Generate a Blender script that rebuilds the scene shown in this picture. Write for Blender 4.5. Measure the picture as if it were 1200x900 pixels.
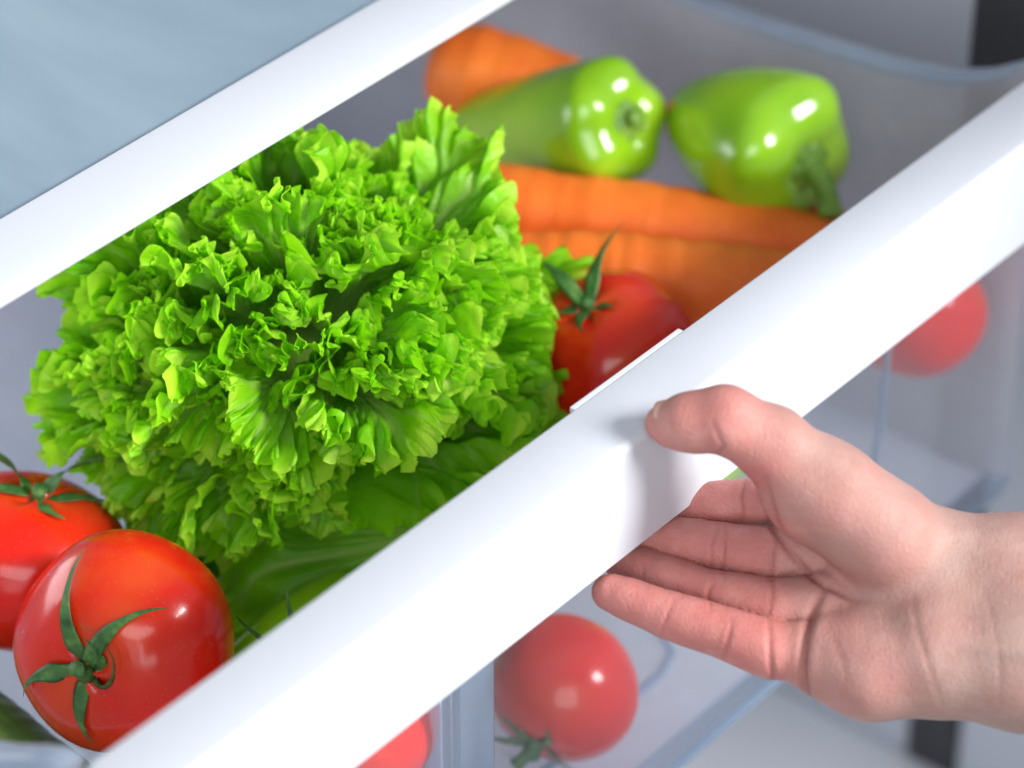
import bpy, bmesh, math, random
import numpy as np
from mathutils import Vector, Matrix

S = 0.01                      # everything below is written in centimetres
scene = bpy.context.scene
for o in list(bpy.data.objects):
    bpy.data.objects.remove(o)

# ------------------------------------------------------------------ camera
RIGHT = np.array([0.6413, -0.7673, 0.0])
UP = np.array([0.4559, 0.3805, 0.8048])
FWD = np.array([0.6178, 0.5163, -0.5936])
RIGHT /= np.linalg.norm(RIGHT); FWD /= np.linalg.norm(FWD)
UP = np.cross(RIGHT, FWD); UP /= np.linalg.norm(UP)
CAM = np.array([-71.229, -50.682, 63.777])
cd = bpy.data.cameras.new('camera')
cam = bpy.data.objects.new('camera', cd)
scene.collection.objects.link(cam)
M = Matrix.Identity(4)
for i in range(3):
    M[i][0], M[i][1], M[i][2], M[i][3] = RIGHT[i], UP[i], -FWD[i], CAM[i] * S
cam.matrix_world = M
cd.lens = 120.0; cd.sensor_width = 36.0
cd.clip_start = 0.02; cd.clip_end = 50
cd.dof.use_dof = True
cd.dof.focus_distance = 1.095
cd.dof.aperture_fstop = 5.6
scene.camera = cam

# ------------------------------------------------------------------ light
world = bpy.data.worlds.new('World'); scene.world = world
world.use_nodes = True
bg = world.node_tree.nodes['Background']
bg.inputs['Color'].default_value = (0.84, 0.91, 1.0, 1)
bg.inputs['Strength'].default_value = 0.40

def area(name, loc, target, size, power, color, size_y=None):
    l = bpy.data.lights.new(name, 'AREA')
    l.energy = power; l.color = color; l.size = size
    if size_y:
        l.shape = 'RECTANGLE'; l.size_y = size_y
    o = bpy.data.objects.new(name, l)
    scene.collection.objects.link(o)
    o.location = Vector(loc) * S
    d = Vector(target) - Vector(loc)
    o.rotation_euler = d.to_track_quat('-Z', 'Y').to_euler()
    return o
area('key_lamp', (64, -156, 100), (0, 6, -4), 0.72, 84, (1.0, 0.985, 0.965), 0.6)
area('front_fill', (-170, -130, 92), (0, 10, -6), 1.6, 40, (0.96, 0.98, 1.0))  # added fill from the front left to lift shadows, not a known lamp
area('interior_fill', (-15, 43, 1.6), (15, 17, -6), 0.34, 1.0, (0.94, 0.97, 1.0), 0.16)  # added fill for pepper bodies and rear carrot, not a known fridge lamp

scene.view_settings.view_transform = 'Standard'
scene.view_settings.look = 'None'
scene.view_settings.exposure = 0.0
scene.view_settings.gamma = 1.0
scene.view_settings.use_curve_mapping = False
scene.render.engine = 'CYCLES'
scene.cycles.max_bounces = 14
scene.cycles.transparent_max_bounces = 24
scene.cycles.transmission_bounces = 10
scene.cycles.caustics_reflective = False
scene.cycles.caustics_refractive = False

# ------------------------------------------------------------------ helpers
COL = scene.collection

def link(name, mesh, mat=None, parent=None, smooth=True):
    o = bpy.data.objects.new(name, mesh)
    COL.objects.link(o)
    if mat: mesh.materials.append(mat)
    if smooth and len(mesh.polygons):
        mesh.polygons.foreach_set('use_smooth', [True] * len(mesh.polygons))
    if parent: o.parent = parent
    return o

def from_arrays(name, V, F, mat=None, parent=None, smooth=True, attrs=None):
    me = bpy.data.meshes.new(name)
    V = np.asarray(V, float) * S
    F = np.asarray(F, int)
    n = F.shape[1]
    me.vertices.add(len(V)); me.vertices.foreach_set('co', V.ravel())
    me.loops.add(F.size); me.loops.foreach_set('vertex_index', F.ravel())
    me.polygons.add(len(F))
    me.polygons.foreach_set('loop_start', np.arange(0, F.size, n))
    me.polygons.foreach_set('loop_total', np.full(len(F), n))
    me.update(calc_edges=True); me.validate()
    if attrs:
        for k, a in attrs.items():
            at = me.attributes.new(k, 'FLOAT', 'POINT')
            at.data.foreach_set('value', np.asarray(a, np.float32).ravel())
    return link(name, me, mat, parent, smooth)

def grid_faces(nu, nv, wrap_v=False):
    i = np.arange(nu - 1)[:, None]
    j = np.arange(nv if wrap_v else nv - 1)[None, :]
    a = i * nv + j; b = i * nv + (j + 1) % nv
    return np.stack([a, b, b + nv, a + nv], -1).reshape(-1, 4)

def empty(name, loc=(0, 0, 0)):
    o = bpy.data.objects.new(name, None)
    o.empty_display_size = 0.02
    COL.objects.link(o); o.location = Vector(loc) * S
    return o

def tag(o, label=None, cat=None, group=None, kind=None):
    if label: o['label'] = label
    if cat: o['category'] = cat
    if group: o['group'] = group
    if kind: o['kind'] = kind
    return o

def basis(z, xhint):
    z = np.array(z, float); z /= np.linalg.norm(z)
    x = np.array(xhint, float); x -= z * (x @ z); x /= np.linalg.norm(x)
    return np.stack([x, np.cross(z, x), z], 1)

def cvec(r, u, t):            # direction given as rightward / upward / towards the viewer's side of the fridge
    return RIGHT * r + UP * u - FWD * t

def place(o, loc, B):
    m = Matrix.Identity(4)
    for i in range(3):
        for j in range(3): m[i][j] = B[i][j]
        m[i][3] = loc[i] * S
    o.matrix_world = m

def noise1(x, seed, lo=-200, hi=600):
    rng = np.random.RandomState(seed)
    t = rng.uniform(-1, 1, hi - lo + 4)
    x = np.asarray(x) - lo
    i = np.floor(x).astype(int); f = x - i
    i = np.clip(i, 1, len(t) - 3)
    a, b, c, d = t[i - 1], t[i], t[i + 1], t[i + 2]
    return b + .5 * f * (c - a + f * (2 * a - 5 * b + 4 * c - d + f * (3 * (b - c) + d - a)))

def sstep(a, b, x):      # b may lie below a: then it falls
    t = np.clip((x - a) / (b - a), 0, 1)
    return t * t * (3 - 2 * t)

# ------------------------------------------------------------------ material helpers
class N:
    def __init__(self, name):
        self.m = bpy.data.materials.new(name); self.m.use_nodes = True
        self.t = self.m.node_tree
        self.p = self.t.nodes['Principled BSDF']
        self.out = self.t.nodes['Material Output']
    def n(self, typ, **kw):
        nd = self.t.nodes.new(typ)
        for k, v in kw.items():
            if k in nd.inputs: nd.inputs[k].default_value = v
            else: setattr(nd, k, v)
        return nd
    def l(self, a, b): self.t.links.new(a, b)
    def coord(self, kind='Object'):
        return self.n('ShaderNodeTexCoord').outputs[kind]
    def noise(self, scale, detail=4, rough=.55, vec=None, dist=0):
        nd = self.n('ShaderNodeTexNoise', Scale=scale, Detail=detail, Roughness=rough, Distortion=dist)
        self.l(vec or self.coord(), nd.inputs['Vector'])
        return nd.outputs['Fac']
    def ramp(self, fac, stops):
        r = self.n('ShaderNodeValToRGB')
        e = r.color_ramp.elements
        while len(e) < len(stops): e.new(.5)
        for k, (p, c) in zip(e, stops):
            k.position = p; k.color = (*c, 1) if len(c) == 3 else c
        self.l(fac, r.inputs['Fac'])
        return r.outputs['Color']
    def attr(self, name):
        return self.n('ShaderNodeAttribute', attribute_name=name).outputs['Fac']
    def mix(self, fac, a, b):
        m = self.n('ShaderNodeMix', data_type='RGBA')
        for v, s in ((fac, m.inputs[0]), (a, m.inputs[6]), (b, m.inputs[7])):
            if isinstance(v, bpy.types.NodeSocket): self.l(v, s)
            elif isinstance(v, (int, float)): s.default_value = v
            else: s.default_value = (*v, 1)
        return m.outputs[2]
    def math(self, op, a, b=0.0, clamp=False):
        m = self.n('ShaderNodeMath', operation=op); m.use_clamp = clamp
        for v, s in ((a, m.inputs[0]), (b, m.inputs[1])):
            if isinstance(v, bpy.types.NodeSocket): self.l(v, s)
            else: s.default_value = v
        return m.outputs[0]
    def bump(self, h, strength=.3, dist=.001, to=None):
        b = self.n('ShaderNodeBump', Strength=strength, Distance=dist)
        self.l(h, b.inputs['Height'])
        if to is None: self.l(b.outputs['Normal'], self.p.inputs['Normal'])
        return b.outputs['Normal']
    def set(self, **kw):
        for k, v in kw.items():
            k = k.replace('_', ' ')
            if isinstance(v, bpy.types.NodeSocket): self.l(v, self.p.inputs[k])
            elif isinstance(v, tuple) and len(v) == 3 and 'Radius' not in k: self.p.inputs[k].default_value = (*v, 1)
            else: self.p.inputs[k].default_value = v
        return self

def mat_white():
    a = N('white_plastic')
    f = a.noise(9, 3)
    a.set(Base_Color=a.mix(f, (.54, .565, .62), (.575, .60, .65)), Roughness=a.math('ADD', a.math('MULTIPLY', a.noise(60, 5), .12), .27))
    a.p.inputs['Specular IOR Level'].default_value = .4
    a.bump(a.noise(900, 3), .05, .0002)
    return a.m

def mat_clear(name, tint, haze, rough=.06, hazecol=(.62, .70, .80)):
    a = N(name)
    tr = a.n('ShaderNodeBsdfTransparent', Color=(*tint, 1))
    gl = a.n('ShaderNodeBsdfGlossy', Roughness=rough, Color=(1, 1, 1, 1))
    df = a.n('ShaderNodeBsdfDiffuse', Color=(*hazecol, 1))
    tl = a.n('ShaderNodeBsdfTranslucent', Color=(*hazecol, 1))
    b = a.bump(a.noise(35, 3), .12, .001, to=1)
    a.l(b, gl.inputs['Normal'])
    dm = a.n('ShaderNodeMixShader', Fac=.5)
    a.l(df.outputs[0], dm.inputs[1]); a.l(tl.outputs[0], dm.inputs[2])
    h = a.math('MULTIPLY', a.math('ADD', a.noise(14, 5, .65), .5), haze)
    m1 = a.n('ShaderNodeMixShader'); a.l(h, m1.inputs[0])
    a.l(tr.outputs[0], m1.inputs[1]); a.l(dm.outputs[0], m1.inputs[2])
    lw = a.n('ShaderNodeLayerWeight', Blend=.5)
    fr = a.math('ADD', a.math('MULTIPLY', a.math('POWER', lw.outputs['Facing'], 5.0), .75), .022)
    m2 = a.n('ShaderNodeMixShader'); a.l(fr, m2.inputs[0])
    a.l(m1.outputs[0], m2.inputs[1]); a.l(gl.outputs[0], m2.inputs[2])
    a.l(m2.outputs[0], a.out.inputs['Surface'])
    return a.m

def mat_frost():
    a = N('frosted_glass')
    c = a.coord()
    mp = a.n('ShaderNodeMapping'); mp.inputs['Scale'].default_value = (1, .35, 1); mp.inputs['Rotation'].default_value = (0, 0, .5)
    a.l(c, mp.inputs['Vector'])
    f = a.noise(9, 4, .6, mp.outputs[0], .6)
    a.set(Base_Color=a.ramp(f, [(.3, (.18, .27, .35)), (.7, (.34, .45, .53))]), Roughness=.32)
    a.p.inputs['Transmission Weight'].default_value = .25
    a.p.inputs['IOR'].default_value = 1.3
    return a.m

def mat_plain(name, c0, c1, rough, scale=8, bump=.05):
    a = N(name)
    a.set(Base_Color=a.mix(a.noise(scale, 4), c0, c1), Roughness=rough)
    a.bump(a.noise(scale * 40, 3), bump, .0004)
    return a.m

def mat_tomato(name='tomato_skin', deep=(.62, .009, .005), mid=(.74, .016, .007), warm=(.74, .085, .012)):
    a = N(name)
    c = a.coord()
    f = a.noise(28, 3, .5, c)
    base = a.ramp(f, [(.3, deep), (.55, mid), (.78, warm)])
    base = a.mix(a.math('MULTIPLY', a.attr('shoulder'), .75), base, warm)
    # pale pin-prick lenticels
    v = a.n('ShaderNodeTexVoronoi', Scale=420); a.l(c, v.inputs['Vector'])
    dots = a.math('LESS_THAN', v.outputs['Distance'], .13)
    base = a.mix(a.math('MULTIPLY', dots, .09), base, (.85, .45, .25))
    a.set(Base_Color=base, Roughness=a.math('ADD', a.math('MULTIPLY', a.noise(120, 4, .6, c), .16), .14))
    a.p.inputs['Subsurface Weight'].default_value = .18
    a.p.inputs['Subsurface Radius'].default_value = (.012, .003, .002)
    a.p.inputs['Subsurface Scale'].default_value = .4
    a.p.inputs['Coat Weight'].default_value = .28
    a.p.inputs['Coat Roughness'].default_value = .10
    a.p.inputs['Specular IOR Level'].default_value = .32
    a.bump(a.math('ADD', a.noise(45, 3, .5, c), a.math('MULTIPLY', a.noise(700, 2, .5, c), .12)), .11, .002)
    return a.m

def mat_calyx():
    a = N('calyx_green')
    c = a.coord()
    a.set(Base_Color=a.ramp(a.noise(160, 5, .6, c), [(.3, (.02, .075, .015)), (.55, (.06, .18, .035)), (.8, (.20, .34, .085))]), Roughness=.55)
    a.bump(a.noise(900, 4, .6, c), .5, .0006)
    return a.m

def mat_pepper():
    a = N('pepper_skin')
    c = a.coord()
    a.set(Base_Color=a.ramp(a.noise(16, 3, .5, c), [(.3, (.17, .39, .010)), (.55, (.29, .56, .014)), (.8, (.42, .66, .03))]),
          Roughness=a.math('ADD', a.math('MULTIPLY', a.noise(90, 4, .6, c), .14), .12))
    a.p.inputs['Subsurface Weight'].default_value = .15
    a.p.inputs['Subsurface Radius'].default_value = (.004, .006, .001)
    a.p.inputs['Subsurface Scale'].default_value = .5
    a.p.inputs['Coat Weight'].default_value = .4
    a.p.inputs['Coat Roughness'].default_value = .08
    a.bump(a.noise(60, 3, .5, c), .12, .002)
    return a.m

def mat_carrot():
    a = N('carrot_skin')
    c = a.coord()
    mp = a.n('ShaderNodeMapping'); mp.inputs['Scale'].default_value = (6, 6, 90)
    a.l(c, mp.inputs['Vector'])
    rings = a.noise(1, 4, .6, mp.outputs[0])
    base = a.ramp(a.noise(30, 4, .6, c), [(.3, (.84, .145, .018)), (.6, (.94, .22, .03)), (.85, (.96, .33, .08))])
    base = a.mix(a.math('MULTIPLY', a.math('GREATER_THAN', rings, .66), .3), base, (.50, .10, .02))
    a.set(Base_Color=base, Roughness=.5)
    a.p.inputs['Specular IOR Level'].default_value = .3
    a.p.inputs['Subsurface Weight'].default_value = .2
    a.p.inputs['Subsurface Radius'].default_value = (.01, .004, .001)
    a.p.inputs['Subsurface Scale'].default_value = .5
    a.bump(rings, .8, .0014)
    return a.m

def mat_cucumber():
    a = N('cucumber_skin')
    c = a.coord()
    mp = a.n('ShaderNodeMapping'); mp.inputs['Scale'].default_value = (110, 110, 10)
    a.l(c, mp.inputs['Vector'])
    st = a.noise(1, 4, .6, mp.outputs[0])
    a.set(Base_Color=a.ramp(st, [(.35, (.03, .11, .03)), (.55, (.07, .20, .04)), (.68, (.34, .50, .07))]), Roughness=.38)
    a.bump(a.noise(170, 4, .6, c), .4, .002)
    return a.m

def mat_lettuce():
    a = N('lettuce_leaf')
    c = a.coord()
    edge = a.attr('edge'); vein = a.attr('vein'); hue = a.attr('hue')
    base = a.ramp(edge, [(0.0, (.50, .58, .22)), (.3, (.11, .33, .012)), (.66, (.085, .32, .006)), (.88, (.23, .58, .006)), (.97, (.37, .76, .014)), (1.0, (.60, .90, .06))])  # leaf greens; mid-blade darkened further as painted shade in the recesses
    base = a.mix(a.math('MULTIPLY', a.noise(55, 5, .6, c), .35), base, (.08, .31, .008))
    base = a.mix(a.math('MULTIPLY', hue, .5), base, (.36, .66, .02))
    base = a.mix(a.math('MULTIPLY', vein, .55), base, (.46, .60, .16))
    a.set(Base_Color=base, Roughness=a.math('ADD', a.math('MULTIPLY', a.noise(200, 3, .6, c), .18), .26))
    a.p.inputs['Specular IOR Level'].default_value = .32
    nb = a.bump(a.math('ADD', a.noise(260, 4, .6, c), a.math('MULTIPLY', a.noise(90, 3, .5, c), 1.2)), .55, .0016)
    tl = a.n('ShaderNodeBsdfTranslucent')
    a.l(a.mix(.55, base, (.38, .95, .004)), tl.inputs['Color'])
    ms = a.n('ShaderNodeMixShader', Fac=.5)
    a.l(a.p.outputs[0], ms.inputs[1]); a.l(tl.outputs[0], ms.inputs[2])
    a.l(ms.outputs[0], a.out.inputs['Surface'])
    return a.m

def mat_skin():
    a = N('skin')
    c = a.coord()
    fl = a.attr('flush'); cr = a.attr('crease')
    f = a.noise(38, 5, .6, c)
    base = a.ramp(f, [(.25, (.30, .180, .148)), (.55, (.355, .232, .198)), (.8, (.415, .29, .255))])
    red = a.ramp(a.noise(60, 4, .6, c), [(.25, (.42, .130, .115)), (.75, (.51, .205, .18))])
    base = a.mix(fl, base, red)
    base = a.mix(a.math('MULTIPLY', a.ramp(a.noise(170, 5, .7, c), [(.45, (0, 0, 0)), (.7, (1, 1, 1))]), .17), base, (.44, .17, .15))
    base = a.mix(a.math('MULTIPLY', a.ramp(a.noise(95, 4, .7, c), [(.5, (0, 0, 0)), (.75, (1, 1, 1))]), .16), base, (.70, .50, .43))
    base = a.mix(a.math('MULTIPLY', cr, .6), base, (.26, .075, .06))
    a.set(Base_Color=base, Roughness=a.math('ADD', a.math('MULTIPLY', a.noise(300, 4, .6, c), .2), .36))
    a.p.inputs['Subsurface Weight'].default_value = .18
    a.p.inputs['Subsurface Radius'].default_value = (.010, .0035, .002)
    a.p.inputs['Subsurface Scale'].default_value = .22
    a.p.inputs['Specular IOR Level'].default_value = .3
    v = a.n('ShaderNodeTexVoronoi', Scale=900); a.l(c, v.inputs['Vector'])
    h = a.math('ADD', a.math('MULTIPLY', v.outputs['Distance'], .5), a.math('ADD', a.noise(1500, 3, .6, c), a.math('MULTIPLY', a.noise(160, 4, .6, c), .7)))
    a.bump(h, .5, .0006)
    return a.m

def mat_drop():
    a = N('water')
    tr = a.n('ShaderNodeBsdfTransparent', Color=(.97, .97, .97, 1))
    gl = a.n('ShaderNodeBsdfGlossy', Roughness=.02)
    lw = a.n('ShaderNodeLayerWeight', Blend=.5)
    fr = a.math('ADD', a.math('MULTIPLY', a.math('POWER', lw.outputs['Facing'], 4.0), .8), .05)
    m2 = a.n('ShaderNodeMixShader'); a.l(fr, m2.inputs[0])
    a.l(tr.outputs[0], m2.inputs[1]); a.l(gl.outputs[0], m2.inputs[2])
    a.l(m2.outputs[0], a.out.inputs['Surface'])
    return a.m

WHITE = mat_white()
CLEAR = mat_clear('clear_plastic', (.95, .96, .975), .05, .06, (.74, .76, .84))
CLEAR_FLOOR = mat_clear('clear_floor_plastic', (.88, .90, .95), .55, .1, (.80, .82, .90))
CLEAR_SIDE = mat_clear('clear_side_plastic', (.92, .92, .94), .42, .38, (.84, .82, .87))
CLEAR_EDGE = mat_clear('clear_plastic_edge', (.66, .77, .88), .36, .1, (.55, .66, .80))
CLEAR_BASE = mat_clear('clear_base_plastic', (.84, .89, .95), .14, .08, (.66, .74, .86))
RIM = mat_clear('clear_rim_plastic', (.70, .78, .88), .62, .30, (.60, .68, .80))
FROST = mat_frost()
TOMATO = mat_tomato(); CALYX = mat_calyx(); PEPPER = mat_pepper(); CARROT = mat_carrot()
CUKE = mat_cucumber(); LETTUCE = mat_lettuce(); SKIN = mat_skin(); WATER = mat_drop()
LINER = mat_plain('fridge_liner_plastic', (.60, .62, .67), (.66, .68, .72), .4)
WALL = mat_plain('fridge_wall_plastic', (.40, .42, .47), (.46, .48, .53), .4)
DARK = mat_plain('dark_rubber', (.022, .022, .025), (.045, .045, .05), .55)

# ------------------------------------------------------------------ extrusions and boxes
def box(name, x0, x1, y0, y1, z0, z1, mat, parent=None, bev=0.06):
    bm = bmesh.new()
    bmesh.ops.create_cube(bm, size=1)
    for v in bm.verts:
        v.co = Vector(((x0 + x1) / 2 + v.co.x * (x1 - x0), (y0 + y1) / 2 + v.co.y * (y1 - y0), (z0 + z1) / 2 + v.co.z * (z1 - z0))) * S
    if bev:
        bmesh.ops.bevel(bm, geom=bm.edges[:], offset=bev * S, segments=2, affect='EDGES', profile=.7)
    me = bpy.data.meshes.new(name); bm.to_mesh(me); bm.free()
    o = link(name, me, mat, parent, False)
    return o

def extrude_x(name, prof, x0, x1, mat, parent=None, end_round=0.0, smooth_angle=40):
    """closed (y,z) outline swept along x; the ends are pulled in a little so that they look rounded"""
    P = np.array(prof, float)
    c = P.mean(0)
    xs = [x0, x0 + .08, x0 + .3, x1 - .3, x1 - .08, x1]
    V = []
    for k, x in enumerate(xs):
        ins = [.10, .03, 0, 0, .03, .10][k]
        d = P - c; ln = np.linalg.norm(d, axis=1, keepdims=True)
        Q = P - d / ln * ins
        V.append(np.c_[np.full(len(P), x), Q])
    V = np.concatenate(V)
    n = len(P)
    bm = bmesh.new()
    vs = [bm.verts.new(Vector(p) * S) for p in V]
    for k in range(len(xs) - 1):
        for j in range(n):
            bm.faces.new((vs[k * n + j], vs[k * n + (j + 1) % n], vs[(k + 1) * n + (j + 1) % n], vs[(k + 1) * n + j]))
    bm.faces.new([vs[j] for j in range(n)][::-1]); bm.faces.new([vs[(len(xs) - 1) * n + j] for j in range(n)])
    bmesh.ops.recalc_face_normals(bm, faces=bm.faces)
    for f in bm.faces: f.smooth = True
    for e in bm.edges:
        if len(e.link_faces) == 2 and e.calc_face_angle(0) > math.radians(smooth_angle): e.smooth = False
    me = bpy.data.meshes.new(name); bm.to_mesh(me); bm.free()
    return link(name, me, mat, parent, False)

def tube(P, R, seg=10, flat=None, cap=True):
    """tapered tube along points P with radii R; returns V, F(quads)"""
    P = np.asarray(P, float); R = np.asarray(R, float)
    T = np.gradient(P, axis=0); T /= np.linalg.norm(T, axis=1, keepdims=True)
    u = np.cross(T[0], [0.13, 0.27, 0.95]); u /= np.linalg.norm(u)
    V = []
    a = np.linspace(0, 2 * np.pi, seg, endpoint=False)
    for p, t, r in zip(P, T, R):
        u = u - t * (u @ t); u /= np.linalg.norm(u); w = np.cross(t, u)
        V.append(p + r * (np.cos(a)[:, None] * u + np.sin(a)[:, None] * w))
    if cap:
        V.insert(0, np.repeat(P[:1], seg, 0)); V.append(np.repeat(P[-1:], seg, 0))
    V = np.concatenate(V)
    return V, grid_faces(len(V) // seg, seg, True)

# ------------------------------------------------------------------ fridge (setting)
XL, XR = -25.6, 23.0          # inside of the drawer's side walls
ZB = -19.6                    # drawer floor
def struct(o): o['kind'] = 'structure'; return o
struct(box('wall_right', 32.05, 33.5, 11.5, 60, -60, 40, WALL, bev=.3))
struct(box('wall_back', -40, 32, 52, 53, -60, 40, LINER, bev=.2))
struct(box('floor', -40, 32, -2, 51.9, -47, -45.5, LINER, bev=.3))
gk = box('door_gasket', 31.9, 33, 8.9, 11.4, -60, 40, DARK, bev=.25)
tag(gk, 'dark rubber door gasket strip standing upright at the fridge opening', 'gasket')
dr = empty('fridge_door', (33, 8, -60))
for nm, a, m in (('door_liner', (32.2, 34, -40, 8.8, -60, 40), WALL), ('door_edge', (31.4, 32.1, .6, 2.4, -60, 40), LINER)):
    o = box(nm, *a, m, None, .3); o.parent = dr; o.matrix_parent_inverse = Matrix.Translation(-dr.location)
tag(dr, 'pale grey inner face of the open fridge door at the far right', 'door')

# glass shelf with its white front trim
sh = empty('glass_shelf', (0, 15.7, 4.0))
def under(o, root):
    o.parent = root
    o.matrix_parent_inverse = Matrix.Translation(-root.location)
    return o
prof = [(15.78, 3.98), (15.70, 4.03), (15.66, 4.12), (15.68, 4.40), (15.76, 4.54), (15.95, 4.6), (18.45, 4.6), (18.68, 4.56), (18.76, 4.45), (18.76, 4.1), (18.6, 3.98)]
under(extrude_x('trim', prof, -36, 31.8, WHITE), sh)
under(box('glass_pane', -36, 31.8, 18.78, 51, 4.05, 4.4, FROST, bev=.05), sh)
tag(sh, 'frosted blue glass shelf with a white front trim above the drawer', 'shelf')

# ------------------------------------------------------------------ the drawer
dw = empty('crisper_drawer', (0, 2.4, ZB))
arc = [(0.28 - .28 * math.cos(t), -.28 + .28 * math.sin(t)) for t in np.linspace(0, math.pi / 2, 12)]
prof = [(0.34, -4.40), (0.28, -4.43), (0.06, -4.43), (0.0, -4.36)] + arc + [(2.36, 0.0), (2.43, -.03), (2.45, -.10), (2.45, -.32), (1.05, -.32), (.62, -.5), (.36, -1.0)]
h = under(extrude_x('handle', prof, XL - .3, XR - .1, WHITE), dw)
h.select_set(False)
lg = box('ledge', -4.6, .95, 2.452, 2.66, -.26, -.035, WHITE, bev=.05); lg.parent = h; lg.matrix_parent_inverse = h.matrix_world.inverted()
under(box('front_panel', XL, XR, 2.47, 2.72, ZB + .5, -.33, CLEAR, bev=.08), dw)
# raised upright channels moulded into the front panel
def channel(x0, x1, name='panel_rib'):
    Y = 2.74
    bm = bmesh.new()
    pr = [(x0, Y), (x0 + .35, Y + 1.3), (x1 - .5, Y + 1.3), (x1, Y)]
    lo = [bm.verts.new(Vector((x, y, ZB + .6)) * S) for x, y in pr]
    hi = [bm.verts.new(Vector((x, y, -5.2)) * S) for x, y in pr]
    for k in range(3): bm.faces.new((lo[k], lo[k + 1], hi[k + 1], hi[k]))
    bmesh.ops.bevel(bm, geom=[e for e in bm.edges if abs(e.verts[0].co.z - e.verts[1].co.z) > .05 and len(e.link_faces) == 2], offset=.2 * S, segments=3, affect='EDGES')
    me = bpy.data.meshes.new(name); bm.to_mesh(me); bm.free()
    o = link(name, me, CLEAR_EDGE, None, True); md = o.modifiers.new('thick', 'SOLIDIFY'); md.thickness = .12 * S; md.offset = 1
    return under(o, dw)
channel(-10.9, -8.2)
V, F = tube([(14.1, 2.86, -3.5), (14.0, 2.86, -7), (13.9, 2.9, -11), (13.7, 3.0, -15), (13.3, 3.2, ZB + .5)], [.13, .14, .15, .15, .15], 10)
under(from_arrays('panel_rib', V, F, CLEAR_EDGE), dw)
# bottom edge and floor
under(extrude_x('bottom_edge', [(2.46, ZB + .48), (2.46, ZB + .15), (2.62, ZB - .12), (3.0, ZB - .22), (3.6, ZB - .22), (3.6, ZB + .02), (3.1, ZB + .04), (2.8, ZB + .2), (2.73, ZB + .48)], XL, XR, CLEAR_BASE), dw)
under(box('drawer_floor', XL, XR, 3.62, 44, ZB - .22, ZB, CLEAR_FLOOR, bev=.05), dw)
V, F = tube([(x, y, ZB + .06) for x, y in [(-20, 6), (5.2, 6), (6.4, 6.4), (7, 7.4), (7.4, 8.6), (8.4, 9.2), (20, 9.2)]], [.14] * 7, 8)
under(from_arrays('floor_bead', V, F, CLEAR_EDGE), dw)
for y_, z_, r_ in ((2.40, ZB + .42, .07), (2.56, ZB - .14, .09)):
    V, F = tube([(XL + .2, y_, z_), (-8, y_, z_), (8, y_, z_), (XR - .2, y_, z_)], [r_] * 4, 8)
    under(from_arrays('edge_bead', V, F, CLEAR_EDGE), dw)
under(box('back_wall', XL, XR, 44.02, 44.3, ZB, -4, CLEAR_SIDE, bev=.08), dw)
for sgn, X in ((-1, XL), (1, XR)):
    ys = [2.75, 3.3, 4.2, 5.4, 7, 10, 16, 25, 35, 44]
    zs = [-.1, -.12, -.55, -1.25, -1.95, -2.5, -3.0, -3.2, -3.3, -3.4]
    if sgn > 0: zs = [z - .9 * sstep(2.7, 4.5, y) for y, z in zip(ys, zs)]
    V = []
    for y, z in zip(ys, zs):
        for x, zz in ((X, ZB + .02), (X, z), (X + sgn * .25, z), (X + sgn * .25, ZB + .02)): V.append((x, y, zz))
    F = grid_faces(len(ys), 4, True)
    under(from_arrays('side_wall', V, F, CLEAR_SIDE, None, False), dw)
    V = []
    for y, z in zip(ys, zs):
        for a, b in ((-.05, .02), (.0, .14), (.12, .2), (.85, .2), (.98, .12), (.98, -.35), (.8, -.38), (.78, -.02), (.3, -.03), (-.03, -.05)):
            V.append((X + sgn * a, y, z + .03 + b))
    under(from_arrays('rim', V, grid_faces(len(ys), 10, True), RIM, None, True), dw)
tag(dw, 'clear plastic crisper drawer with a wide white handle bar, pulled open', 'drawer')
# small water drops clinging to the outside of the front panel
rng = random.Random(5)
tt = np.linspace(0, np.pi / 2, 6)[:, None]; pp = np.linspace(0, 2 * np.pi, 12, endpoint=False)[None, :]
DV = np.stack([np.sin(tt) * np.cos(pp), -.5 * np.cos(tt) + 0 * pp, np.sin(tt) * np.sin(pp) * 1.5], -1).reshape(-1, 3)
for k in range(26):
    r_ = rng.choice((.03, .035, .04, .05, .06))
    c_ = np.array((rng.uniform(-14, 6), 2.468, rng.uniform(-17, -6.5)))
    under(from_arrays('water_drop', DV * r_ + c_, grid_faces(6, 12, True), WATER), dw)

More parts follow.
